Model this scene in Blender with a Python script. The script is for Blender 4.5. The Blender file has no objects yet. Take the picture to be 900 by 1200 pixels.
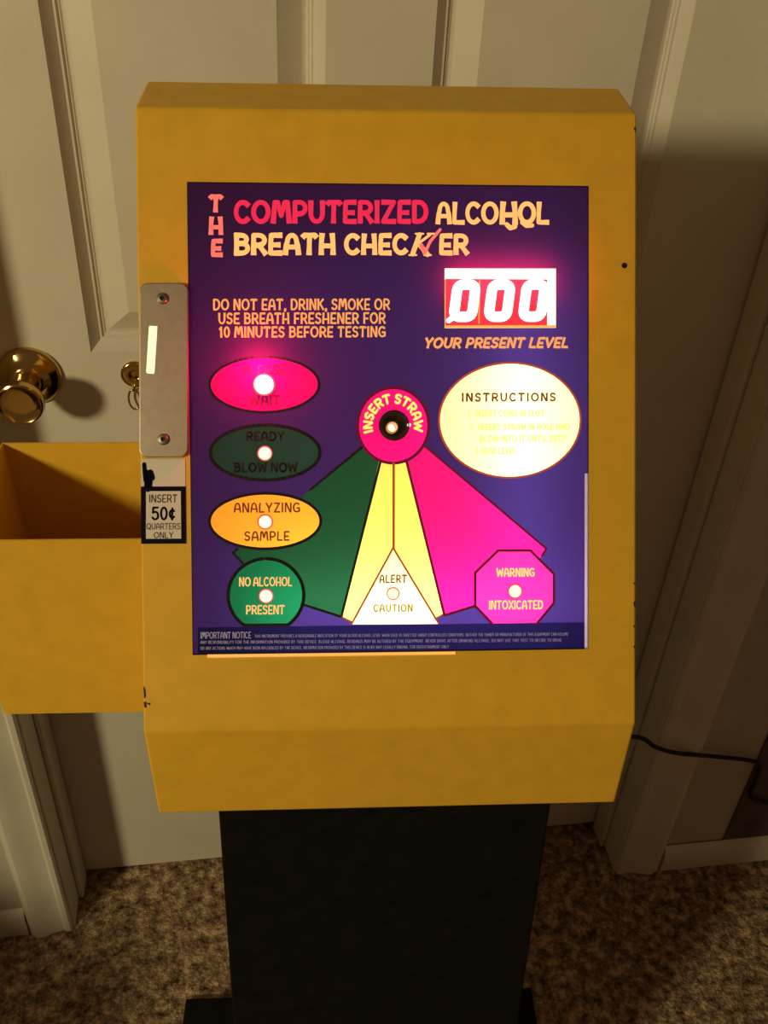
import bpy, bmesh, math, random
from mathutils import Vector, Matrix, Quaternion
from mathutils.geometry import delaunay_2d_cdt
random.seed(7)
PI = math.pi
S = bpy.context.scene
COL = S.collection

# ------------------------------------------------------------------ camera, world, light, exposure
def camera():
    yaw, pitch, roll = math.radians(9.93), math.radians(36.05), math.radians(3.30)
    fw = Vector((math.sin(yaw)*math.cos(pitch), math.cos(yaw)*math.cos(pitch), -math.sin(pitch)))
    r0 = Vector((math.cos(yaw), -math.sin(yaw), 0)); u0 = r0.cross(fw)
    r = r0*math.cos(roll)+u0*math.sin(roll); u = -r0*math.sin(roll)+u0*math.cos(roll)
    cam = bpy.data.cameras.new('camera'); o = bpy.data.objects.new('camera', cam); COL.objects.link(o)
    m = Matrix((r, u, -fw)).transposed().to_4x4(); m.translation = Vector((0, -0.949, 1.413))
    o.matrix_world = m
    cam.sensor_fit = 'VERTICAL'; cam.sensor_height = 24; cam.lens = 1098.2/1200*24
    cam.clip_start = 0.02
    S.camera = o
camera()

W = bpy.data.worlds.new('world'); S.world = W; W.use_nodes = True
bg = W.node_tree.nodes['Background']
bg.inputs[0].default_value = (1.0, 0.55, 0.28, 1); bg.inputs[1].default_value = 0.105

def light(name, kind, loc, power, color, parent=None, rot=None, **kw):
    l = bpy.data.lights.new(name, kind); l.energy = power; l.color = color
    for k, v in kw.items(): setattr(l, k, v)
    o = bpy.data.objects.new(name, l); COL.objects.link(o); o.location = loc
    if rot: o.rotation_euler = rot
    if parent: o.parent = parent
    return o
# the room's lamp, to the left of and a little above the machine
light('room_lamp', 'POINT', (-1.72, -1.90, 1.86), 150, (0.95, 0.79, 0.43), shadow_soft_size=0.14)

S.view_settings.view_transform = 'Standard'; S.view_settings.look = 'None'
S.view_settings.exposure = 0.0; S.view_settings.gamma = 1.0; S.view_settings.use_curve_mapping = False

# ------------------------------------------------------------------ materials
def pmat(name, col, rough=0.6, metal=0.0, spec=0.3, var=0.0, scale=40, bump=0.0, bscale=200, emit=None, estr=0.0):
    m = bpy.data.materials.new(name); m.use_nodes = True
    nt = m.node_tree; b = nt.nodes['Principled BSDF']
    b.inputs['Base Color'].default_value = (*col, 1); b.inputs['Roughness'].default_value = rough
    b.inputs['Metallic'].default_value = metal; b.inputs['Specular IOR Level'].default_value = spec
    if emit:
        b.inputs['Emission Color'].default_value = (*emit, 1); b.inputs['Emission Strength'].default_value = estr
    if var or bump:
        tc = nt.nodes.new('ShaderNodeTexCoord')
    if var:
        n = nt.nodes.new('ShaderNodeTexNoise'); n.inputs['Scale'].default_value = scale; n.inputs['Detail'].default_value = 5
        nt.links.new(tc.outputs['Object'], n.inputs['Vector'])
        r = nt.nodes.new('ShaderNodeValToRGB')
        r.color_ramp.elements[0].position = .3; r.color_ramp.elements[1].position = .7
        r.color_ramp.elements[0].color = (*[c*(1-var) for c in col], 1)
        r.color_ramp.elements[1].color = (*[min(1, c*(1+var)) for c in col], 1)
        nt.links.new(n.outputs['Fac'], r.inputs['Fac']); nt.links.new(r.outputs['Color'], b.inputs['Base Color'])
    if bump:
        n2 = nt.nodes.new('ShaderNodeTexNoise'); n2.inputs['Scale'].default_value = bscale; n2.inputs['Detail'].default_value = 3
        nt.links.new(tc.outputs['Object'], n2.inputs['Vector'])
        bp = nt.nodes.new('ShaderNodeBump'); bp.inputs['Strength'].default_value = bump; bp.inputs['Distance'].default_value = .002
        nt.links.new(n2.outputs['Fac'], bp.inputs['Height']); nt.links.new(bp.outputs['Normal'], b.inputs['Normal'])
    return m

def film(name, trans, refl):
    """back-lit printed film: lets the lamps behind it through, tinted; reflects a little from the front"""
    m = bpy.data.materials.new(name); m.use_nodes = True; nt = m.node_tree; nt.nodes.clear()
    out = nt.nodes.new('ShaderNodeOutputMaterial'); add = nt.nodes.new('ShaderNodeAddShader')
    t = nt.nodes.new('ShaderNodeBsdfTranslucent'); t.inputs[0].default_value = (*trans, 1)
    d = nt.nodes.new('ShaderNodeBsdfDiffuse'); d.inputs[0].default_value = (*refl, 1)
    nt.links.new(t.outputs[0], add.inputs[0]); nt.links.new(d.outputs[0], add.inputs[1]); nt.links.new(add.outputs[0], out.inputs[0])
    return m

def emis(name, col, strength, base=(.02, .02, .02)):
    return pmat(name, base, rough=.5, emit=col, estr=strength)

M = dict(
    door=pmat('door_paint', (.66, .62, .53), .45, var=.05, scale=9, bump=.10, bscale=160),
    trim=pmat('trim_paint', (.64, .61, .52), .45, var=.05, scale=14),
    wall=pmat('wall_paint', (.50, .46, .38), .8, var=.06, scale=30, bump=.2, bscale=220),
    darkwall=pmat('dark_wall', (.10, .08, .07), .7, var=.25, scale=25),  # darker tone for the wall piece at the far right
    yellow=pmat('yellow_powder_coat', (.68, .40, .033), .50, spec=.25, var=.05, scale=60, bump=.06, bscale=700),
    black=pmat('black_laminate', (.006, .0055, .005), .7, spec=.08, var=.3, scale=60),
    steel=pmat('brushed_steel', (.44, .39, .32), .42, metal=.85, var=.06, scale=180),
    screw=pmat('screw_steel', (.30, .27, .22), .35, metal=.9),
    dark=pmat('dark_recess', (.012, .010, .010), .7),
    chip=pmat('bare_chipped_metal', (.03, .018, .008), .7),
    brass=pmat('polished_brass', (.62, .44, .16), .13, metal=1.0),
    cord=pmat('black_cord', (.015, .012, .010), .55),
    white=pmat('sticker_white', (.64, .60, .52), .55),
    navy=pmat('sticker_navy', (.005, .005, .016), .7, spec=.05),
    inner=pmat('white_lightbox', (.85, .85, .85), .7),
)

def carpet_mat():
    m = bpy.data.materials.new('mottled_carpet'); m.use_nodes = True; nt = m.node_tree; b = nt.nodes['Principled BSDF']
    b.inputs['Roughness'].default_value = 1; b.inputs['Specular IOR Level'].default_value = .05
    tc = nt.nodes.new('ShaderNodeTexCoord')
    def noise(s, d=4, ro=.6):
        n = nt.nodes.new('ShaderNodeTexNoise'); n.inputs['Scale'].default_value = s; n.inputs['Detail'].default_value = d
        n.inputs['Roughness'].default_value = ro
        nt.links.new(tc.outputs['Object'], n.inputs['Vector']); return n
    a = noise(52, 5, .78); r = nt.nodes.new('ShaderNodeValToRGB'); cr = r.color_ramp
    cr.elements[0].position = .36; cr.elements[0].color = (.055, .030, .020, 1)
    cr.elements[1].position = .62; cr.elements[1].color = (.64, .47, .29, 1)
    e = cr.elements.new(.5); e.color = (.29, .19, .12, 1)
    nt.links.new(a.outputs['Fac'], r.inputs['Fac']); nt.links.new(r.outputs['Color'], b.inputs['Base Color'])
    c = noise(90, 4, .7)
    bp = nt.nodes.new('ShaderNodeBump'); bp.inputs['Strength'].default_value = .9; bp.inputs['Distance'].default_value = .012
    nt.links.new(c.outputs['Fac'], bp.inputs['Height']); nt.links.new(bp.outputs['Normal'], b.inputs['Normal'])
    return m
M['carpet'] = carpet_mat()

# ------------------------------------------------------------------ mesh helpers
def obj(name, bm, mats, parent=None, smooth=None, bevel=0, seg=2, recalc=True):
    if recalc: bmesh.ops.recalc_face_normals(bm, faces=bm.faces)
    me = bpy.data.meshes.new(name); bm.to_mesh(me); bm.free()
    for m in (mats if isinstance(mats, (list, tuple)) else [mats]): me.materials.append(m)
    o = bpy.data.objects.new(name, me); COL.objects.link(o)
    if parent: o.parent = parent
    if smooth is not None:
        for p in me.polygons: p.use_smooth = True
        me.set_sharp_from_angle(angle=math.radians(smooth))
    if bevel:
        b = o.modifiers.new('bevel', 'BEVEL'); b.width = bevel; b.segments = seg; b.limit_method = 'ANGLE'; b.angle_limit = math.radians(30)
    return o
def struct(o): o['kind'] = 'structure'; return o
def tag(o, label, cat, group=None):
    o['label'] = label; o['category'] = cat
    if group: o['group'] = group
    return o
def box(bm, x0, x1, y0, y1, z0, z1):
    vs = [bm.verts.new((x, y, z)) for x in (x0, x1) for y in (y0, y1) for z in (z0, z1)]
    for f in ((0, 1, 3, 2), (4, 6, 7, 5), (0, 4, 5, 1), (2, 3, 7, 6), (0, 2, 6, 4), (1, 5, 7, 3)):
        bm.faces.new([vs[i] for i in f])
    return bm
def newbox(*a): return box(bmesh.new(), *a)
def prism(bm, poly, mapf, d):
    """poly: 2-D outline, mapf(a,b,t) -> 3-D, thickness 0..d"""
    a = [bm.verts.new(mapf(p[0], p[1], 0)) for p in poly]; b = [bm.verts.new(mapf(p[0], p[1], d)) for p in poly]
    bm.faces.new(a); bm.faces.new(b[::-1]); n = len(poly)
    for i in range(n): bm.faces.new((a[i], a[(i+1) % n], b[(i+1) % n], b[i]))
    return bm
def lathe(bm, prof, n, mapf):
    """prof: (r, h); mapf(x, y, h) -> 3-D"""
    rings = []
    for r, h in prof:
        if r < 1e-6: rings.append([bm.verts.new(mapf(0, 0, h))])
        else: rings.append([bm.verts.new(mapf(r*math.cos(2*PI*i/n), r*math.sin(2*PI*i/n), h)) for i in range(n)])
    for A, B in zip(rings, rings[1:]):
        for i in range(n):
            j = (i+1) % n
            if len(A) == 1 and len(B) == 1: continue
            if len(A) == 1: bm.faces.new((A[0], B[i], B[j]))
            elif len(B) == 1: bm.faces.new((A[i], A[j], B[0]))
            else: bm.faces.new((A[i], A[j], B[j], B[i]))
    return bm
def tube(bm, pts, r, n=10, closed=False):
    pts = [Vector(p) for p in pts]; rings = []; N = len(pts); prev = None
    for i, p in enumerate(pts):
        a = pts[(i-1) % N] if (closed or i > 0) else p; b = pts[(i+1) % N] if (closed or i < N-1) else p
        t = (b-a).normalized()
        if prev is None:
            x = t.orthogonal().normalized()
        else:
            x = (prev - t*prev.dot(t)).normalized()
        prev = x; y = t.cross(x)
        rings.append([bm.verts.new(p+x*r*math.cos(2*PI*k/n)+y*r*math.sin(2*PI*k/n)) for k in range(n)])
    for i in range(N if closed else N-1):
        A, B = rings[i], rings[(i+1) % N]
        for k in range(n): bm.faces.new((A[k], A[(k+1) % n], B[(k+1) % n], B[k]))
    if not closed: bm.faces.new(rings[0][::-1]); bm.faces.new(rings[-1])
    return bm
def catmull(P, n=10):
    P = [Vector(p) for p in P]; P = [P[0]]+P+[P[-1]]; out = []
    for i in range(1, len(P)-2):
        a, b, c, d = P[i-1:i+3]
        for k in range(n):
            t = k/n
            out.append(.5*((2*b)+(c-a)*t+(2*a-5*b+4*c-d)*t*t+(3*b-a-3*c+d)*t**3))
    out.append(P[-2]); return out
def empty(name, mat=None, loc=None, parent=None):
    o = bpy.data.objects.new(name, None); COL.objects.link(o); o.empty_display_size = .05
    if parent: o.parent = parent
    if mat is not None: o.matrix_world = mat
    if loc: o.location = loc
    return o

# ------------------------------------------------------------------ the setting
floor = struct(obj('floor', newbox(-1.5, 2.0, -2.2, .04, -.05, 0), M['carpet']))
floor['label'] = 'mottled brown cut-pile carpet'

WY = -.088                        # face of the wall around the doorway; the door itself sits 10 cm back
# a wall with a doorway: left piece, right piece, piece over the door
bm = bmesh.new(); box(bm, -1.5, -.325, WY, .04, 0, 2.4); box(bm, -.325, .605, WY, .04, 2.06, 2.4); box(bm, .605, .766, WY, .04, 0, 2.4)
struct(obj('wall_back', bm, M['wall']))
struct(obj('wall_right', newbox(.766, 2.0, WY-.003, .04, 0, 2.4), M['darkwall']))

# jambs with their stop strips
def jamb(name, xf, s):
    bm = bmesh.new()
    box(bm, *sorted((xf, xf-s*.020)), -.094, .04, 0, 2.05)
    o = struct(obj(name, bm, M['trim'], bevel=.0015))
    st = obj('door_stop', newbox(*sorted((xf, xf+s*.008)), -.046, -.004, 0, 2.04), M['trim'], o, bevel=.003)
    return o
jamb('trim_1', -.303, 1); jamb('trim_2', .581, -1)
bm = newbox(-.323, .601, -.094, .04, 2.05, 2.07); struct(obj('trim_3', bm, M['trim'], bevel=.0015))

# moulded casings: (distance from the opening, distance out from the wall)
CAS = [(0, 0), (0, .009), (.003, .012), (.010, .0125), (.014, .010), (.019, .0105), (.030, .0125), (.040, .0155), (.050, .018), (.057, .0185),
       (.061, .015), (.066, .013), (.070, .007), (.071, 0)]
def casing(name, x0, s, w=1.0):
    bm = bmesh.new()
    prism(bm, CAS, lambda a, b, t: (x0+s*a*w, WY-b, t), 2.12)
    return struct(obj(name, bm, M['trim'], smooth=30))
casing('trim_4', -.306, -1, .92); casing('trim_5', .584, 1, 1.08)

BB = [(0, 0), (0, .011), (.040, .011), (.048, .008), (.054, .004), (.056, 0)]
def bboard(name, x0, x1, y):
    bm = bmesh.new(); prism(bm, BB, lambda a, b, t: (x0+t, y-b, a), x1-x0)
    return struct(obj(name, bm, M['trim'], smooth=30))
bboard('baseboard_left', -1.5, -.372, WY); bboard('baseboard_right', .661, 2.0, WY-.003)

# the six-panel door
def door():
    xs = [-.299, -.164, .0865, .1885, .4375, .577]
    zs = [.008, .21, .80, .943, 1.56, 1.66, 1.92, 2.04]
    bm = bmesh.new()
    def quad(p): bm.faces.new([bm.verts.new(q) for q in p])
    prof = [(0, 0), (.0015, .0022), (.0105, .0105), (.0125, .0106), (.0140, .0130), (.0155, .0131), (.0170, .0142), (.0185, .0143), (.0210, .0138), (.0430, .0030), (.0445, .002)]
    for i in range(5):
        for j in range(7):
            x0, x1, z0, z1 = xs[i], xs[i+1], zs[j], zs[j+1]
            if i in (1, 3) and j in (1, 3, 5):
                loops = []
                for d, y in prof:
                    loops.append([bm.verts.new(p) for p in ((x0+d, y, z0+d), (x1-d, y, z0+d), (x1-d, y, z1-d), (x0+d, y, z1-d))])
                for A, B in zip(loops, loops[1:]):
                    for k in range(4): bm.faces.new((A[k], A[(k+1) % 4], B[(k+1) % 4], B[k]))
                bm.faces.new(loops[-1])
            else: quad(((x0, 0, z0), (x1, 0, z0), (x1, 0, z1), (x0, 0, z1)))
    a, b, c, d = xs[0], xs[-1], zs[0], zs[-1]
    quad(((a, .035, c), (a, .035, d), (b, .035, d), (b, .035, c)))
    quad(((a, 0, c), (a, 0, d), (a, .035, d), (a, .035, c))); quad(((b, 0, c), (b, .035, c), (b, .035, d), (b, 0, d)))
    quad(((a, 0, c), (a, .035, c), (b, .035, c), (b, 0, c))); quad(((a, 0, d), (b, 0, d), (b, .035, d), (a, .035, d)))
    bmesh.ops.remove_doubles(bm, verts=bm.verts, dist=1e-5)
    return struct(obj('door_1', bm, M['door'], smooth=14))
D = door()
KX, KZ = -.2315, .917
kn = obj('door_knob', lathe(bmesh.new(), [(.0, .004), (.013, .004), (.0125, .018), (.0128, .024), (.015, .034), (.0180, .043), (.0222, .052), (.0240, .0575),
        (.0243, .061), (.0232, .064), (.0215, .0650), (.0185, .0633), (.012, .0626), (0, .0626)], 48,
        lambda x, y, h: (KX+x, -h, KZ+y)), M['brass'], D, smooth=35)
obj('rosette', lathe(bmesh.new(), [(.0340, 0), (.0340, .003), (.0325, .0055), (.029, .0075), (.024, .0095), (.020, .013), (.0175, .016), (.0150, .0175), (.012, .018)], 48,
        lambda x, y, h: (KX+x, -h, KZ+y)), M['brass'], kn, smooth=35)
LX, LZ = -.1200, .916
lk = obj('hook_plate', lathe(bmesh.new(), [(.0158, 0), (.0158, .0022), (.0148, .0034), (.0130, .0040), (.0060, .0042), (.0050, .0036), (.0048, .001), (0, .001)], 32,
        lambda x, y, h: (LX+x, -h, LZ+y)), M['brass'], D, smooth=35)
bm = bmesh.new()
tube(bm, [(LX-.0035+.0062*math.cos(2*PI*i/28), -.0075+.0012*math.sin(2*PI*i/28), LZ-.0275+.0120*math.sin(2*PI*i/28)) for i in range(28)], .0012, 8, True)
tube(bm, [(LX, -.001, LZ-.004), (LX, -.0070, LZ-.006), (LX-.002, -.0090, LZ-.0125), (LX-.0035, -.0080, LZ-.0165)], .0016, 8)
obj('ring_pull', bm, M['brass'], lk, smooth=50)

# ------------------------------------------------------------------ the breath checker
ex = Vector((.9953, -.0942, .0230)).normalized(); ey = Vector((.0942, .99555, 0)); ey = (ey-ex*ey.dot(ex)).normalized(); ez = ex.cross(ey)
RM = Matrix((ex, ey, ez)).transposed().to_4x4(); RM.translation = Vector((.1155, -.443, .004))
ROOT = empty('breath_checker', RM)
tag(ROOT, 'yellow coin-operated breath alcohol checker on a black pedestal in front of the white door', 'breath tester')

# side profile of the cabinet (y, z); the panel sits on the sloping face
FB = (-.111, .943); FT = (.111, 1.266)
PROF = [(-.112, .861), FB, FT, (.163, 1.2705), (.163, .861)]
HW = .1585
tl = math.hypot(FT[0]-FB[0], FT[1]-FB[1]); fy, fz = (FT[0]-FB[0])/tl, (FT[1]-FB[1])/tl      # up along the face
ny, nz = -fz, fy                                                                          # outward
FC = ((FB[0]+FT[0])/2, (FB[1]+FT[1])/2)
def F(u, v, d=0.0): return (u, FC[0]+v*fy+d*ny, FC[1]+v*fz+d*nz)
# layout of the printed sheet in sheet units: 466 wide, 545 high
def A(px, py):
    t = (py-221)/548.; L = 219+7*t; a = (px-L)/(687-L)
    T = 221+5*(px-219)/468.; B = 771-4*(px-226)/461.
    b = (py-T)/(B-T)
    return (-.1270+a*.2543, .1502-b*.2974)
def AF(px, py, d=0.0): u, v = A(px, py); return F(u, v, d)

def housing():
    bm = bmesh.new(); n = len(PROF)
    L = [bm.verts.new((-HW, y, z)) for y, z in PROF]; R = [bm.verts.new((HW, y, z)) for y, z in PROF]
    bm.faces.new(L); bm.faces.new(R[::-1])
    for i in range(n):
        j = (i+1) % n
        if i == 1:                                     # sloping face with the opening for the sheet
            u0, u1, v0, v1 = -.1264, .1266, -.1462, .1492
            o = [L[1], R[1], R[2], L[2]]; q = [bm.verts.new(F(*p)) for p in ((u0, v0), (u1, v0), (u1, v1), (u0, v1))]
            r = [bm.verts.new(F(*p, -.045)) for p in ((u0, v0), (u1, v0), (u1, v1), (u0, v1))]
            for k in range(4):
                l = (k+1) % 4
                bm.faces.new((o[k], o[l], q[l], q[k]))
        else: bm.faces.new((L[i], L[j], R[j], R[i]))
    bmesh.ops.recalc_face_normals(bm, faces=bm.faces)
    return obj('housing', bm, M['yellow'], ROOT, bevel=.0016, recalc=True)
H = housing()
# light box behind the sheet
bm = bmesh.new()
u0, u1, v0, v1 = -.1264, .1266, -.1462, .1492
q = [bm.verts.new(F(*p, -.0002)) for p in ((u0, v0), (u1, v0), (u1, v1), (u0, v1))]; r = [bm.verts.new(F(*p, -.045)) for p in ((u0, v0), (u1, v0), (u1, v1), (u0, v1))]
for k in range(4): bm.faces.new((q[k], q[(k+1) % 4], r[(k+1) % 4], r[k]))
bm.faces.new(r)
obj('light_box', bm, M['inner'], H)
frot = Matrix(((1, 0, 0), (0, fy, ny), (0, fz, nz))).to_euler()          # -Z of an area light looks into the box ...
fout = (Matrix(((1, 0, 0), (0, fy, ny), (0, fz, nz))) @ Matrix.Rotation(PI, 3, 'X')).to_euler()   # ... turned round: looks out through the sheet
BL = (1.0, .93, .80)
light('backlight_tube', 'AREA', F(.015, -.118, -.038), .17, BL, ROOT, fout, shape='RECTANGLE', size=.20, size_y=.016)
light('backlight_tube', 'AREA', F(.085, -.005, -.038), .115, BL, ROOT, fout, shape='RECTANGLE', size=.016, size_y=.19)
light('backlight_tube', 'AREA', F(-.03, .01, -.038), .060, BL, ROOT, fout, shape='RECTANGLE', size=.15, size_y=.20)

# ---- stroke alphabet (rounded, heavy, low-waisted capitals)
def arc(cx, cy, rx, ry, a0, a1, n=12):
    return [(cx+rx*math.cos(math.radians(a0+(a1-a0)*i/n)), cy+ry*math.sin(math.radians(a0+(a1-a0)*i/n))) for i in range(n+1)]
G = {
 'A': (.80, [[(0, 0)]+[(.06, .45)]+arc(.5, .62, .36, .38, 180, 0, 10)+[(.94, .45), (1, 0)], [(.10, .34), (.90, .34)]]),
 'B': (.72, [[(.04, 0), (.04, 1)], [(.04, 1), (.45, 1)]+arc(.45, .77, .45, .23, 90, -90, 8)+[(.2, .54)], [(.2, .54), (.5, .54)]+arc(.5, .27, .5, .27, 90, -90, 8)+[(.04, 0)]]),
 'C': (.78, [arc(.55, .5, .55, .5, 48, 312, 18)]),
 'D': (.78, [[(.04, 0), (.04, 1), (.40, 1)]+arc(.40, .5, .6, .5, 90, -90, 14)+[(.04, 0)]]),
 'E': (.62, [[(1, 1), (.10, 1), (.04, .5), (.04, 0), (1, 0)], [(.04, .46), (.82, .46)]]),
 'F': (.60, [[(1, 1), (.06, 1), (.06, 0)], [(.06, .46), (.82, .46)]]),
 'G': (.80, [arc(.55, .5, .55, .5, 48, 300, 16)+[(1, .08), (1, .44), (.62, .44)]]),
 'H': (.80, [[(.10, 1), (.04, .5), (.04, 0)], [(.90, 1), (.96, .5), (.96, 0)], [(.04, .40), (.96, .40)]]),
 'I': (.10, [[(.5, 0), (.5, 1)]]),
 'K': (.74, [[(.05, 0), (.05, 1)], [(.95, 1), (.10, .45)], [(.35, .6), (1, 0)]]),
 'L': (.60, [[(.10, 1), (.04, .4), (.04, 0), (1, 0)]]),
 'M': (1.0, [[(0, 0), (.10, 1), (.28, 1), (.5, .30), (.72, 1), (.90, 1), (1, 0)]]),
 'N': (.80, [[(.04, 0), (.04, 1), (.16, 1), (.86, 0), (.96, 0), (.96, 1)]]),
 'O': (.92, [arc(.5, .5, .5, .5, 0, 360, 22)]),
 'P': (.70, [[(.06, 0), (.06, 1), (.5, 1)]+arc(.5, .70, .5, .30, 90, -90, 10)+[(.2, .40)]]),
 'Q': (.92, [arc(.5, .5, .5, .5, 0, 360, 22), [(.6, .25), (1, -.05)]]),
 'R': (.74, [[(.05, 0), (.05, 1), (.48, 1)]+arc(.48, .72, .48, .28, 90, -90, 10)+[(.18, .44)], [(.5, .44), (1, 0)]]),
 'S': (.66, [arc(.52, .755, .46, .245, 30, 250, 10)+arc(.46, .255, .50, .255, 75, -150, 12)]),
 'T': (.74, [[(0, .94), (.08, 1), (.92, 1), (1, .94)], [(.5, 1), (.46, 0)]]),
 'U': (.80, [[(.04, 1), (.04, .42)]+arc(.5, .42, .46, .42, 180, 360, 12)+[(.96, 1)]]),
 'V': (.80, [[(0, 1), (.5, 0), (1, 1)]]),
 'W': (1.1, [[(0, 1), (.2, 0), (.5, .8), (.8, 0), (1, 1)]]),
 'X': (.76, [[(0, 0), (1, 1)], [(0, 1), (1, 0)]]),
 'Y': (.76, [[(0, 1), (.5, .45), (1, 1)], [(.5, .45), (.5, 0)]]),
 'Z': (.72, [[(.04, 1), (.96, 1), (.04, 0), (1, 0)]]),
 '0': (.62, [arc(.5, .5, .5, .5, 0, 360, 20)]),
 '1': (.30, [[(0, .78), (.6, 1), (.6, 0)]]), '2': (.6, [arc(.5, .72, .48, .28, 170, -30, 10)+[(0, 0), (1, 0)]]),
 '3': (.6, [arc(.45, .75, .45, .25, 150, -80, 10), arc(.45, .25, .52, .25, 80, -150, 10)]),
 '5': (.62, [[(.92, 1), (.14, 1), (.06, .56)]+arc(.46, .32, .52, .32, 120, -150, 14)]),
 '.': (.08, [[(.5, 0), (.5, .03)]]), ',': (.10, [[(.6, .04), (.3, -.16)]]), '!': (.08, [[(.5, .35), (.5, 1)], [(.5, 0), (.5, .04)]]),
 '¢': (.56, [arc(.55, .45, .5, .33, 45, 315, 14), [(.5, -.02), (.56, .92)]]),
}
def flare(bm, pts, w, mapf, mi=0, f=.20):
    """stroke with flat ends that swell a little towards each end, like the lettering of the title"""
    closed = math.hypot(pts[0][0]-pts[-1][0], pts[0][1]-pts[-1][1]) < 1e-7
    acc = [0.0]
    for a, b in zip(pts, pts[1:]): acc.append(acc[-1]+math.hypot(b[0]-a[0], b[1]-a[1]))
    L = acc[-1]
    def wid(s): return w if closed else w*(1-f*.35+f*(abs(2*s/L-1)**2.2))
    for i in range(len(pts)-1):
        a, b = pts[i], pts[i+1]; l = acc[i+1]-acc[i]
        if l < 1e-9: continue
        tx, ty = (b[0]-a[0])/l, (b[1]-a[1])/l
        m = max(1, int(l/(w*.6)))
        for q in range(m):
            s0, s1 = acc[i]+l*q/m, acc[i]+l*(q+1)/m; w0, w1 = wid(s0)/2, wid(s1)/2
            p = (a[0]+tx*l*q/m, a[1]+ty*l*q/m); r = (a[0]+tx*l*(q+1)/m, a[1]+ty*l*(q+1)/m)
            if not closed and i == 0 and q == 0: p = (p[0]-tx*w*.42, p[1]-ty*w*.42)
            if not closed and i == len(pts)-2 and q == m-1: r = (r[0]+tx*w*.42, r[1]+ty*w*.42)
            fc = bm.faces.new([bm.verts.new(mapf(*v)) for v in ((p[0]-ty*w0, p[1]+tx*w0), (p[0]+ty*w0, p[1]-tx*w0), (r[0]+ty*w1, r[1]-tx*w1), (r[0]-ty*w1, r[1]+tx*w1))]); fc.material_index = mi
    for i, p in enumerate(pts):
        if not closed and i in (0, len(pts)-1): continue
        rr = wid(acc[i])/2
        fc = bm.faces.new([bm.verts.new(mapf(p[0]+rr*math.cos(2*PI*k/12), p[1]+rr*math.sin(2*PI*k/12))) for k in range(12)]); fc.material_index = mi
def ribbon(bm, pts, w, mapf, caps=True, mi=0, n=8):
    """flat stroke of width w along 2-D points (metres in the sheet plane); mapf(u,v) -> 3-D"""
    for a, b in zip(pts, pts[1:]):
        dx, dy = b[0]-a[0], b[1]-a[1]; L = math.hypot(dx, dy)
        if L < 1e-9: continue
        ox, oy = -dy/L*w/2, dx/L*w/2
        f = bm.faces.new([bm.verts.new(mapf(*p)) for p in ((a[0]+ox, a[1]+oy), (a[0]-ox, a[1]-oy), (b[0]-ox, b[1]-oy), (b[0]+ox, b[1]+oy))]); f.material_index = mi
    if caps:
        for p in pts:
            f = bm.faces.new([bm.verts.new(mapf(p[0]+w/2*math.cos(2*PI*k/n), p[1]+w/2*math.sin(2*PI*k/n))) for k in range(n)]); f.material_index = mi
def text_width(s, gap, space, stretch=1.0, wt=.2):
    return sum((space if ch == ' ' else G[ch][0]*stretch+wt+gap) for ch in s)-gap
def text(bm, s, x0, x1, y0, y1, wt, d=.0003, mi=0, slant=0.0, gap=.10, space=.42, caps=True, base=None):
    """lay a line into the box x0..x1, y0 (top)..y1 (bottom) of the sheet layout; wt = stroke weight / height"""
    h = y1-y0; tot = text_width(s, gap, space, wt=wt); k = (x1-x0)/tot; x = x0
    base = base or (lambda px, py: A(px, py))
    for ch in s:
        if ch == ' ': x += space*k; continue
        gw = G[ch][0]*k; w = wt*h
        ww = wt*k
        for pl in G[ch][1]:
            P = []
            for gx, gy in pl:
                yy = y1-w/2-gy*(h-w); xx = x+ww/2+gx*gw + slant*(y1-yy)
                P.append(base(xx, yy))
            a = base(0, 0); b = base(0, 100); m = math.hypot(b[0]-a[0], b[1]-a[1])/100
            if wt >= .195: flare(bm, P, min(w, ww*1.25)*m, lambda u, v: F(u, v, d), mi)
            else: ribbon(bm, P, min(w, ww*1.25)*m, lambda u, v: F(u, v, d), caps, mi)
        x += gw+ww+gap*k

# ---- the printed sheet, divided into its coloured areas
def ell(cx, cy, rx, ry, n=56): return [(cx+rx*math.cos(2*PI*i/n), cy+ry*math.sin(2*PI*i/n)) for i in range(n)]
SHEET = [(219, 221), (687, 226), (687, 767), (226, 771)]
REG = [   # painted in this order, later ones on top: name, outline
 ('purple', [(219, 221), (687, 226), (687, 767), (226, 771)]),
 ('edge', [(682.5, 560), (687, 560), (687, 767), (682.5, 767)]),
 ('green', [(426, 524), (272, 651), (284, 664), (352, 712), (397, 727), (442, 546)]),
 ('yellow', [(441, 543), (472, 543), (515, 725), (506, 731), (409, 733), (397, 727)]),
 ('magenta', [(472, 543), (495, 528), (637, 648), (632, 656), (600, 690), (553, 715), (517, 726)]),
 ('alert', [(457, 646), (408, 736), (511, 736)]),
 ('ready', ell(309, 534, 62, 31)),
 ('analyzing', ell(309, 614, 63, 31.5)),
 ('wait', ell(308, 455, 62.5, 31)),
 ('noalc', ell(310, 701, 42.5, 42)),
 ('warning', [(553, 676), (580, 650), (618, 650), (646, 678), (646, 712), (624, 738), (576, 738), (553, 715)]),
 ('instr', ell(594, 497.5, 83, 66.5)),
 ('straw', ell(457, 503, 40.5, 43, 64)),
 ('notice', [(232, 738.5), (682, 735), (682, 766.5), (232, 770)]),
 ('hole', ell(458, 503, 17.5, 17.5, 36)),
 ('hole', [(517, 320.5), (648.5, 321), (648.5, 390), (517, 390)]),
]
for cx, cy in ((308, 455), (308.5, 535), (309, 615), (310, 702), (457, 700), (600, 698)): REG.append(('hole', ell(cx, cy, 7.6, 8.0, 24)))
REG.append(('hole', ell(475.5, 502.5, 2.2, 2.4, 12)))
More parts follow.
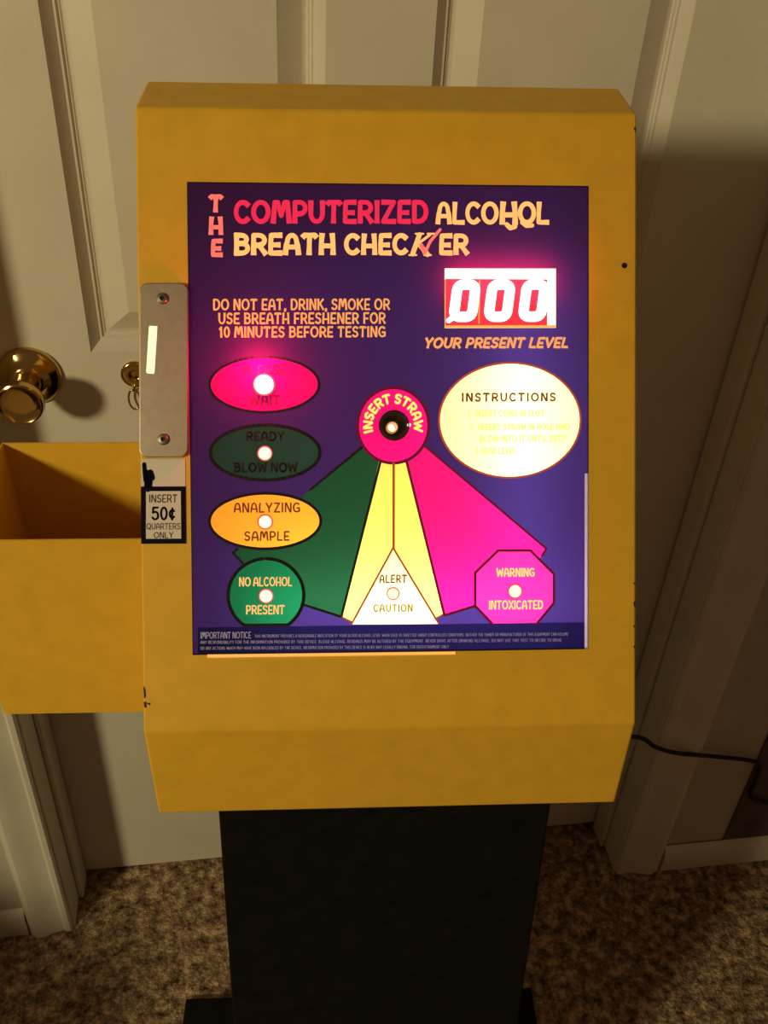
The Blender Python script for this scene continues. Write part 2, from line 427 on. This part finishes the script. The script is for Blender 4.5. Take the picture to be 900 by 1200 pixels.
def partition():
    vs, fs = [], []
    for nme, poly in REG:
        uv = [A(*p) for p in poly]
        area = sum(a[0]*b[1]-b[0]*a[1] for a, b in zip(uv, uv[1:]+uv[:1]))
        if area < 0: uv = uv[::-1]
        fs.append(list(range(len(vs), len(vs)+len(uv)))); vs += [Vector(p) for p in uv]
    V, E, T, ov, oe, of = delaunay_2d_cdt(vs, [], fs, 1, 1e-6, True)
    out = {}
    for t, o in zip(T, of):
        if not o: continue
        out.setdefault(REG[max(o)][0], []).append([V[i] for i in t])
    return out
PART = partition()
FM = dict(
 purple=film('purple_ink', (.0205, .0132, .100), (.04, .010, .035)),
 edge=film('clear_edge', (.20, .16, .26), (.2, .2, .2)),
 green=film('dark_green_ink', (.006, .050, .022), (.014, .040, .018)),
 yellow=film('yellow_ink', (.85, .68, .13), (.5, .4, .05)),
 magenta=film('magenta_ink', (.50, .006, .15), (.30, .01, .10)),
 alert=film('pale_yellow_ink', (.60, .54, .30), (.5, .45, .2)),
 ready=film('dark_green_ink_2', (.011, .040, .026), (.012, .030, .016)),
 analyzing=film('orange_ink', (.95, .36, .03), (.5, .2, .02)),
 wait=film('red_ink', (.50, .005, .10), (.40, .006, .12)),
 noalc=film('green_ink', (.004, .105, .045), (.01, .05, .02)),
 warning=film('magenta_ink_2', (.60, .013, .17), (.30, .01, .10)),
 instr=film('cream_ink', (.78, .73, .40), (.5, .45, .25)),
 straw=film('pink_ink', (.75, .005, .21), (.35, .01, .10)),
 notice=film('navy_ink', (.004, .003, .030), (.010, .008, .030)),
)
I = dict(
 red=emis('red_lettering', (.86, .02, .085), .80, (.3, .02, .03)),
 coral=emis('coral_lettering', (1.0, .17, .13), .85, (.4, .1, .08)),
 peach=emis('peach_lettering', (1.0, .50, .155), .90, (.4, .25, .1)),
 amber=emis('amber_lettering', (.95, .40, .12), .75, (.4, .2, .05)),
 yell=emis('yellow_lettering', (1.0, .78, .16), .95, (.4, .3, .05)),
 pale=emis('pale_yellow_lettering', (.95, .80, .08), .9, (.4, .4, .2)),
 black=pmat('black_ink', (.008, .004, .010), .6),
 maroon=emis('maroon_ink', (.20, .003, .03), .55, (.03, .003, .01)),
 crimson=emis('crimson_ink', (.40, .0, .05), .5, (.10, .002, .02)),
 brown=emis('brown_ink', (.20, .055, .012), .6, (.04, .01, .005)),
 rust=emis('rust_ink', (.42, .06, .015), .9, (.1, .02, .01)),
 grey=emis('grey_lettering', (.22, .18, .22), .8, (.2, .18, .2)),
)
def sheetpart(key, name, parent):
    bm = bmesh.new()
    for t in PART[key]: bm.faces.new([bm.verts.new(F(p[0], p[1], .0001)) for p in t])
    bmesh.ops.remove_doubles(bm, verts=bm.verts, dist=1e-7)
    return bm
def outline(bm, poly, w, mi, d=.0002, closed=True):
    P = [A(*p) for p in (poly+poly[:1] if closed else poly)]
    ribbon(bm, P, w*.000545, lambda u, v: F(u, v, d), True, mi)

# the sheet itself, with the title and the plain lettering
bm = sheetpart('purple', 0, 0); n0 = len(bm.faces)
def addreg(bm, key, mi):
    for t in PART.get(key, []):
        f = bm.faces.new([bm.verts.new(F(p[0], p[1], .0001)) for p in t]); f.material_index = mi
addreg(bm, 'edge', 1)
I['ochre'] = emis('ochre_lettering', (.50, .26, .04), .75, (.1, .05, .01))
mats = [FM['purple'], FM['edge'], I['red'], I['peach'], I['coral'], I['amber'], I['black']]
text(bm, 'COMPUTERIZED', 273, 497.5, 241, 270.5, .25, mi=2, gap=.07)
text(bm, 'ALCO', 507, 580, 243, 271.5, .245, mi=3, gap=.07)
text(bm, 'H', 581.5, 603, 243, 271.5, .245, mi=3)
text(bm, 'OL', 603.5, 640, 243, 271.5, .245, mi=3, gap=.05)
ribbon(bm, [A(*p) for p in ((600, 264), (599.5, 273), (594, 274.5), (590, 270.5))], 5.6*.000545, lambda u, v: F(u, v, .0003), True, 3)
ribbon(bm, [A(*p) for p in ((608, 268), (613, 272), (620, 271.5))], 5.0*.000545, lambda u, v: F(u, v, .0003), True, 3)
text(bm, 'BREATH', 273, 390, 279, 306.5, .255, mi=3, gap=.07)
text(bm, 'CHEC', 400, 474.5, 279.5, 306.5, .255, mi=3, gap=.07)
text(bm, 'ER', 510.5, 545, 280, 306.5, .255, mi=3, gap=.07)
def rb(pts, w, mi, d): ribbon(bm, [A(*p) for p in pts], w*.000545, lambda u, v: F(u, v, d), True, mi)
rb([(487.5, 282), (479.5, 304.5)], 5.6, 3, .0003); rb([(483, 281), (492, 281)], 2.2, 3, .0003); rb([(475.5, 305.5), (484, 305.5)], 2.2, 3, .0003)
rb([(500, 282), (484.5, 293.5)], 3.0, 3, .0003); rb([(497, 281), (505, 281)], 2.2, 3, .0003); rb([(486.5, 292), (497, 305)], 5.6, 3, .0003); rb([(493, 305.5), (501, 305.5)], 2.2, 3, .0003)
rb([(489.5, 294.5), (493.5, 303)], 5.0, 4, .0006); rb([(493.5, 304), (500, 290), (511.5, 276.5)], 3.6, 4, .0006)
text(bm, 'T', 244.5, 260, 235, 257, .27, mi=4); text(bm, 'H', 244, 260.5, 260, 283, .27, mi=4); text(bm, 'E', 246.5, 260, 286, 308, .28, mi=4)
text(bm, 'DO NOT EAT, DRINK, SMOKE OR', 249, 453, 355, 369.5, .215, mi=5, gap=.13, space=.5)
text(bm, 'USE BREATH FRESHENER FOR', 255, 448, 371, 385.5, .215, mi=5, gap=.13, space=.5)
text(bm, '10 MINUTES BEFORE TESTING', 256, 448, 387, 401, .215, mi=5, gap=.13, space=.5)
text(bm, 'YOUR PRESENT LEVEL', 492, 662, 400.5, 414, .24, mi=5, slant=.22, gap=.08, space=.5)
PANEL = obj('printed_panel', bm, mats, ROOT, recalc=False)
PANEL['label'] = 'back-lit purple printed front panel with lettering'

def region(key, name, mats, draw=None, label=None):
    bm = sheetpart(key, 0, 0)
    if draw: draw(bm)
    o = obj(name, bm, [FM[key]]+mats, PANEL, recalc=False)
    if label: o['label'] = label
    return o
def d_wait(bm):
    outline(bm, ell(308, 455, 63, 32), 3.2, 1); text(bm, 'PLEASE', 283, 333, 432, 444.5, .19, mi=2, gap=.14); text(bm, 'WAIT', 291, 326, 467, 479, .19, mi=2, gap=.14)
region('wait', 'indicator_oval', [I['black'], I['crimson']], d_wait, 'red oval reading please wait')
def d_ready(bm):
    outline(bm, ell(309, 534, 63, 32), 4, 1); text(bm, 'READY', 287, 331, 509, 521, .22, mi=1, gap=.12); text(bm, 'BLOW NOW', 273, 346, 545, 557.5, .24, mi=1, gap=.10, space=.4)
region('ready', 'indicator_oval', [I['black']], d_ready, 'dark green oval reading ready blow now')
def d_an(bm):
    outline(bm, ell(309, 614, 64, 32.5), 3.4, 1); text(bm, 'ANALYZING', 273, 349, 592, 604.5, .19, mi=2, gap=.16); text(bm, 'SAMPLE', 285, 337, 625.5, 637.5, .19, mi=2, gap=.16)
region('analyzing', 'indicator_oval', [I['black'], I['brown']], d_an, 'orange oval reading analyzing sample')
def d_no(bm):
    a = [p for p in ell(310, 701, 43.5, 43, 72) if p[1] < 738]
    a = a[a.index(max(a, key=lambda p: (p[0] > 310, p[1]))):]+a[:a.index(max(a, key=lambda p: (p[0] > 310, p[1])))]
    lo = sorted(a, key=lambda p: math.atan2(-(p[0]-310), p[1]-701))   # runs round over the top from bottom right to bottom left
    outline(bm, lo, 4, 1, closed=False)
    text(bm, 'NO ALCOHOL', 279, 340, 679, 691, .21, mi=2, gap=.10, space=.4); text(bm, 'PRESENT', 287, 331.5, 712, 724, .21, mi=2, gap=.10)
region('noalc', 'indicator_disc', [I['black'], I['peach']], d_no, 'green disc reading no alcohol present')
def d_warn(bm):
    outline(bm, [(553, 715), (553, 676), (580, 650), (618, 650), (646, 678), (646, 712), (626, 736)], 3, 1, closed=False); outline(bm, [(553, 715), (573, 736)], 3, 1, closed=False)
    text(bm, 'WARNING', 578, 623, 670, 681.5, .23, mi=2, gap=.10); text(bm, 'INTOXICATED', 569, 633, 708, 720, .23, mi=2, gap=.10)
region('warning', 'indicator_octagon', [I['maroon'], I['yell']], d_warn, 'magenta octagon reading warning intoxicated')
def d_alert(bm):
    outline(bm, [(409, 735), (457, 646), (510, 735)], 2.4, 1, closed=False)
    text(bm, 'ALERT', 441, 473, 677, 688, .24, mi=3, gap=.2); text(bm, 'CAUTION', 434, 480, 712, 722, .24, mi=2, gap=.2)
region('alert', 'indicator_triangle', [I['rust'], I['ochre'], I['brown']], d_alert, 'pale yellow triangle reading alert caution')
def d_green(bm):
    outline(bm, [(420.5, 528.5), (361, 577.6)], 3, 1, closed=False); outline(bm, [(277, 647), (272, 651), (283, 663)], 3, 1, closed=False); outline(bm, [(352, 712), (397, 727), (442, 546)], 3, 1, closed=False)
region('green', 'level_wedge', [I['black']], d_green, 'dark green wedge of the level fan')
def d_yel(bm):
    outline(bm, [(457.5, 546), (457.5, 646)], 3, 1, closed=False); outline(bm, [(397, 727), (409, 733)], 2, 1, closed=False); outline(bm, [(506, 730), (515, 725)], 2, 1, closed=False)
region('yellow', 'level_wedge', [I['rust']], d_yel, 'yellow wedge of the level fan')
def d_mag(bm):
    outline(bm, [(495, 528), (637, 648), (632, 656)], 2.6, 1, closed=False); outline(bm, [(553, 715), (517, 726), (472, 543)], 3, 1, closed=False)
region('magenta', 'level_wedge', [I['maroon']], d_mag, 'magenta wedge of the level fan')
def d_ins(bm):
    outline(bm, ell(594, 497.5, 83.6, 67), 2.4, 1)
    text(bm, 'INSTRUCTIONS', 537, 648, 465, 476, .22, mi=2, gap=.30)
    for s, a, b, y in (('1. INSERT COINS IN SLOT', 545, 634, 485), ('2. INSERT STRAW IN HOLE AND', 547, 664, 501), ('BLOW INTO IT UNTIL BEEP', 558, 660, 514.5), ('3. READ LEVEL', 553, 600, 529)):
        text(bm, s, a, b, y, y+8.5, .23, mi=3, gap=.2, space=.5)
region('instr', 'instruction_oval', [I['rust'], I['brown'], I['pale']], d_ins, 'bright cream oval of instructions')
def d_straw(bm):
    outline(bm, ell(457, 503, 41.5, 44), 3.4, 1)
    s = 'INSERT STRAW'; R0, R1 = 24.5, 36.5
    adv = [.45 if ch == ' ' else G[ch][0]+.38 for ch in s]; tot = sum(adv); a0, a1 = 197, -14; x = 0
    for ch, w in zip(s, adv):
        if ch != ' ':
            gw = G[ch][0]/tot*(a1-a0); st = a0+(x+.19)/tot*(a1-a0)
            for pl in G[ch][1]:
                P = []
                for gx, gy in pl:
                    an = math.radians(st+gx*gw); rr = R0+1.3+gy*(R1-R0-2.6)
                    P.append(A(457+rr*math.cos(an)*.97, 503-rr*math.sin(an)*1.03))
                ribbon(bm, P, 2.7*.000545, lambda u, v: F(u, v, .0003), True, 2)
        x += w
region('straw', 'straw_ring', [I['maroon'], I['yell']], d_straw, 'pink ring reading insert straw')
def d_not(bm):
    text(bm, 'IMPORTANT NOTICE', 235, 293, 743.5, 752, .17, mi=1, gap=.12, space=.4)
    L1 = 'THIS INSTRUMENT PROVIDES A REASONABLE INDICATION OF YOUR BLOOD ALCOHOL LEVEL WHEN USED AS DIRECTED UNDER CONTROLLED CONDITIONS. NEITHER THE OWNER OR MANUFACTURER OF THIS EQUIPMENT CAN ASSUME'
    L2 = 'ANY RESPONSIBILITY FOR THE INFORMATION PROVIDED BY THIS DEVICE. BLOOD ALCOHOL READINGS MAY BE ALTERED BY THE EQUIPMENT. NEVER DRIVE AFTER DRINKING ALCOHOL. DO NOT USE THIS TEST TO DECIDE TO DRIVE'
    L3 = 'OR ANY ACTIONS WHICH MAY HAVE BEEN INFLUENCED BY THE DEVICE. INFORMATION PROVIDED BY THIS DEVICE IS IN NO WAY LEGALLY BINDING. FOR ENTERTAINMENT ONLY'
    text(bm, L1, 297, 663, 747, 751, .16, mi=2, gap=.25, space=.6, caps=False); text(bm, L2, 235, 655, 754, 758, .16, mi=2, gap=.25, space=.6, caps=False)
    text(bm, L3, 235, 522, 761, 765, .16, mi=2, gap=.25, space=.6, caps=False)
region('notice', 'notice_bar', [I['grey'], I['grey']], d_not, 'navy strip of small grey notice text')

# gap of light under the sheet
bm = bmesh.new(); bm.faces.new([bm.verts.new(AF(*p, .0006)) for p in ((243, 770.2), (530, 768.6), (530, 772.0), (243, 774.0))])
o = obj('light_gap', bm, emis('gap_light', (1.0, .48, .09), 1.0), PANEL)

# ---- indicator lamps
WH = emis('lamp_glow', (1.0, .82, .66), 1.25); RIM = emis('lamp_rim', (.9, .12, .08), .7, (.3, .03, .03))
RED = emis('red_led_glow', (1.0, .50, .85), 6.0)
def lamp(px, py, r, mat, hh, rim=True):
    bm = bmesh.new(); u, v = A(px, py); k = .000545
    pr = [(r*k*1.0, 0), (r*k, hh*.5), (r*k*.85, hh*.8), (r*k*.5, hh*.96), (0, hh)]
    lathe(bm, pr, 24, lambda x, y, h: F(u+x, v+y, h-.0008))
    for f in bm.faces: f.material_index = 0
    n = len(bm.faces)
    lathe(bm, [(r*k*1.22, -.0003), (r*k*1.18, .0009), (r*k*1.02, .0009), (r*k*1.0, -.0003)], 24, lambda x, y, h: F(u+x, v+y, h))
    bm.faces.ensure_lookup_table()
    for f in bm.faces[n:]: f.material_index = 1
    return obj('indicator_lamp', bm, [mat, RIM], ROOT, smooth=60)
k = .000545
o = lamp(307.5, 455, 11.0, RED, .006); o['label'] = 'glowing red indicator lamp'
for px, py in ((308.5, 535), (309, 615), (310, 702), (600, 698)): lamp(px, py, 7.4, WH, .0022)
lamp(457, 700, 6.4, emis('lamp_glow_pale', (1, .9, .6), 1.3), .0022)
u, v = A(308, 455); light('red_led_light', 'POINT', F(u-.003, v+.012, .014), .26, (1.0, .02, .12), ROOT, shadow_soft_size=.004)
bm = bmesh.new(); u, v = A(475.5, 502.5); lathe(bm, [(2.4*k, 0), (2.0*k, .0006), (0, .0009)], 12, lambda x, y, h: F(u+x, v+y, h)); obj('pilot_dot', bm, WH, ROOT)

# ---- straw socket
u, v = A(458, 503); R = 17.8*k
sock = obj('straw_socket', lathe(bmesh.new(), [(R*1.0, .0002), (R*1.0, .0012), (R*.93, .0012), (R*.86, -.004), (R*.62, -.010), (R*.30, -.012)], 40, lambda x, y, h: F(u+x, v+y, h)), pmat('black_rubber', (.014, .006, .005), .5, spec=.25), ROOT, smooth=40)
u2, v2 = A(456, 505)
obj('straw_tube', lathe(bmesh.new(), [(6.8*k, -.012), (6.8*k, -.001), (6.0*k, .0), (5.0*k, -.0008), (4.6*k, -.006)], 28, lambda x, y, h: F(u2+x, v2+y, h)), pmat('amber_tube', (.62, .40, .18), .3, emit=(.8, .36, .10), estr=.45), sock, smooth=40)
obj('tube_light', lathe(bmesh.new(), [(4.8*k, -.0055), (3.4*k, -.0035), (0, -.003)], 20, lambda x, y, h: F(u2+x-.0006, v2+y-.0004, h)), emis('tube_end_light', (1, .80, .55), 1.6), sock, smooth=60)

# ---- digital display
DF = emis('display_diffuser', (1.0, .88, .60), 1.7); DR = emis('display_red', (.70, .035, .055), .95, (.2, .01, .01)); DG = emis('digit_glow', (1.0, .78, .90), 2.4)
DO = emis('display_orange', (1.0, .45, .06), 1.0)
bm = bmesh.new(); bm.faces.new([bm.verts.new(AF(*p, -.0012)) for p in ((517, 320.5), (648.5, 321), (648.5, 390), (517, 390))])
disp = obj('digital_display', bm, DF, ROOT); disp['label'] = 'glowing red three-digit display'
bm = bmesh.new(); prism(bm, [A(*p) for p in ((518, 333), (637.8, 334), (637.8, 387), (518, 387))], lambda a, b, t: F(a, b, -.0011+t), .0012); obj('display_window', bm, DR, disp)
bm = bmesh.new()
for p in (((517, 387.0), (648, 387.0), (648, 389.8), (517, 389.8)), ((557.2, 335), (558.8, 335), (558.0, 385), (556.6, 385)), ((517, 334), (518, 334), (518, 387), (517, 387))):
    bm.faces.new([bm.verts.new(AF(*q, .0003)) for q in p])
obj('display_edge', bm, DO, disp)
for cx in (540.5, 581.5, 622):
    bm = bmesh.new(); W2, H2 = 10.6, 18.6; sl = .13
    P = lambda x, y: A(cx+x+sl*(-y), 358.5+y)
    loop = [(-W2, -.8), (-W2, -H2+5.5), (-W2+1.8, -H2+1.8), (-W2+5.5, -H2), (W2-5.5, -H2), (W2-1.8, -H2+1.8), (W2, -H2+5.5), (W2, H2-5.5), (W2-1.8, H2-1.8), (W2-5.5, H2), (-W2+5.5, H2), (-W2+1.8, H2-1.8), (-W2, H2-5.5), (-W2, -.8)]
    ribbon(bm, [P(*q) for q in loop], 12.0*k, lambda a, b: F(a, b, .0005), True, 0, 10)
    obj('digit', bm, DG, disp)
bm = bmesh.new(); ribbon(bm, [A(521.5, 381.5), A(527, 378)], 6*k, lambda a, b: F(a, b, .0006), True, 0, 10); obj('decimal_point', bm, DG, disp)
u, v = A(583, 350); light('display_light', 'AREA', F(u, v+.008, .010), .12, (1.0, .03, .10), ROOT, frot, shape='RECTANGLE', size=.066, size_y=.02)

# ---- coin plate, slot, screws
def rrect(x0, x1, y0, y1, r, n=6):
    out = []
    for cx, cy, a in ((x1-r, y0+r, -90), (x1-r, y1-r, 0), (x0+r, y1-r, 90), (x0+r, y0+r, 180)):
        out += [(cx+r*math.cos(math.radians(a+90*i/n)), cy+r*math.sin(math.radians(a+90*i/n))) for i in range(n+1)]
    return out
bm = bmesh.new(); prism(bm, [A(*p) for p in rrect(166, 221.6, 338, 539.5, 10)], lambda a, b, t: F(a, b, .0002+t), .0032)
plate = obj('coin_plate', bm, M['steel'], ROOT, bevel=.0008); plate['label'] = 'brushed steel coin plate with rounded corners'
bm = bmesh.new(); sl = [(178.2, 387.5), (186.6, 388.2), (186.0, 400), (183.4, 441.5), (182.2, 442.8), (175.0, 442.0), (174.2, 440.5), (177.2, 389)]
prism(bm, [A(*p) for p in sl], lambda a, b, t: F(a, b, .0030+t), .0006)
s = obj('coin_slot', bm, emis('slot_light', (1.0, .80, .42), 1.5), plate); s['label'] = 'lit coin slot'
for px, py in ((192.3, 356.5), (193.5, 518.5)):
    u, v = A(px, py); bm = bmesh.new()
    lathe(bm, [(6.6*k, .0033), (6.4*k, .0044), (5.2*k, .0052), (2.6*k, .0054), (2.4*k, .0046), (0, .0046)], 24, lambda x, y, h: F(u+x, v+y, h))
    n = len(bm.faces)
    for f in bm.faces:
        c = f.calc_center_median(); 
        if (Vector(F(u, v, .005))-c).length < 2.55*k: f.material_index = 1
    obj('screw', bm, [M['screw'], M['dark']], plate, smooth=35)

# ---- price sticker
bm = bmesh.new(); bm.faces.new([bm.verts.new(AF(*p, .0004)) for p in ((167, 541), (217.5, 541), (218.5, 640), (167.5, 640))])
def fill(pts, mi, d):
    f = bm.faces.new([bm.verts.new(AF(*p, d)) for p in pts]); f.material_index = mi
fill(((167, 573), (218, 573), (218.5, 640), (167.5, 640)), 1, .0005)
fill(((173, 578.5), (212.5, 578.5), (213, 634), (173, 634)), 0, .0006)
text(bm, 'INSERT', 176.5, 208.5, 582, 592, .17, .0007, mi=2, gap=.14); text(bm, '50¢', 179.5, 206.5, 596, 613, .19, .0007, mi=1, gap=.12)
text(bm, 'QUARTERS', 173.6, 212, 615.5, 623.5, .16, .0007, mi=2, gap=.14); text(bm, 'ONLY', 182, 204, 626, 633.5, .15, .0007, mi=2, gap=.14)
for P, w in (([(170.8, 547), (171.5, 556)], 4.6), ([(172, 556), (173, 566)], 6), ([(177.5, 556.5), (179.5, 563)], 7), ([(174, 558), (176, 568)], 9), ([(175.5, 568), (175.2, 575)], 9)):
    rb(P, w, 1, .0007)
st = obj('price_sticker', bm, [M['white'], M['navy'], pmat('sticker_grey_ink', (.05, .047, .05), .6)], ROOT, recalc=False); st['label'] = 'white and navy price sticker with a pointing hand'

# ---- screw hole and paint chips on the cabinet
bm = bmesh.new(); lathe(bm, [(3.3*k, .0003), (0, .0003)], 16, lambda x, y, h: F(A(729.5, 318)[0]+x, A(729.5, 318)[1]+y, h)); obj('screw_hole', bm, M['dark'], H)
for P in ([(170, 806), (172.4, 812), (172.6, 820), (171, 822)], [(170.5, 826), (173, 825), (173.6, 833), (171.2, 832)], [(173, 827), (178, 827), (177.5, 830)], [(739.5, 689), (742.4, 688.5), (742.4, 691)],
          [(740.3, 712), (742.4, 710), (742.4, 718), (741, 716)], [(739.6, 740), (742.3, 738.5), (742.3, 742)], [(740, 764), (742.3, 763), (742.3, 767)], [(740.6, 160), (743.3, 158), (743.3, 166)]):
    bm = bmesh.new(); bm.faces.new([bm.verts.new(AF(*p, .0003)) for p in P]); obj('paint_chip', bm, M['chip'], H)

# ---- pedestal
bm = bmesh.new()
top = [bm.verts.new(p) for p in ((-.121, -.091, .862), (.120, -.091, .862), (.120, .130, .862), (-.121, .130, .862))]
bot = [bm.verts.new(p) for p in ((-.150, -.104, .014), (.146, -.104, .014), (.146, .140, .014), (-.150, .140, .014))]
bm.faces.new(top); bm.faces.new(bot[::-1])
for i in range(4): bm.faces.new((top[i], top[(i+1) % 4], bot[(i+1) % 4], bot[i]))
ped = obj('pedestal', bm, M['black'], ROOT, bevel=.002); ped['label'] = 'black pedestal column'
obj('base_plate', newbox(-.262, .250, -.19, .186, 0, .016), M['black'], ROOT, bevel=.003)

# ---- open bin on the left side
def straw_bin():
    bm = bmesh.new(); x0, x1, y0, y1, z0, z1, t = -.2790, -.1588, -.037, .080, .880, 1.0405, .0012
    o = [(x0, y0), (x1, y0), (x1, y1), (x0, y1)]; i = [(x0+t, y0+t), (x1-t, y0+t), (x1-t, y1-t), (x0+t, y1-t)]
    ob = [bm.verts.new((*p, z0)) for p in o]; ot = [bm.verts.new((*p, z1)) for p in o]
    it = [bm.verts.new((*p, z1)) for p in i]; ib = [bm.verts.new((*p, z0+t)) for p in i]
    bm.faces.new(ob); bm.faces.new(ib)
    for a in range(4):
        b = (a+1) % 4
        for A_, B_ in ((ob, ot), (ot, it), (it, ib)): bm.faces.new((A_[a], A_[b], B_[b], B_[a]))
    return obj('side_bin', bm, M['yellow'], ROOT)
sb = straw_bin(); sb['label'] = 'open-topped yellow side bin'

# ------------------------------------------------------------------ the cord along the wall
pts = catmull([(.20, -.235, .60), (.30, -.19, .48), (.42, -.15, .425), (.530, -.118, .378), (.570, -.114, .346), (.61, -.112, .325), (.68, -.104, .299), (.758, -.100, .270),
               (.772, -.097, .225), (.774, -.097, .185), (.80, -.097, .163), (.90, -.097, .13)], 8)
c = obj('power_cord', tube(bmesh.new(), pts, .0034, 10), M['cord'], smooth=60)
tag(c, 'thin black power cord running from behind the yellow machine across the right door casing', 'cord')

# unseen stepped block added outside the left edge of the picture; it keeps the lamp off the carpet in front of the left casing
bm = prism(bmesh.new(), [(-1.30, 0), (-.62, 0), (-.62, .52), (-.80, .52), (-.80, .66), (-1.30, .66)], lambda a, b, t: (a, -.80+t, b), .18)
ch = obj('shade_block', bm, pmat('dark_block', (.05, .03, .02), .6, var=.3, scale=20), bevel=.006)
tag(ch, 'unseen dark block added left of the doorway to shade the carpet', 'light blocker')
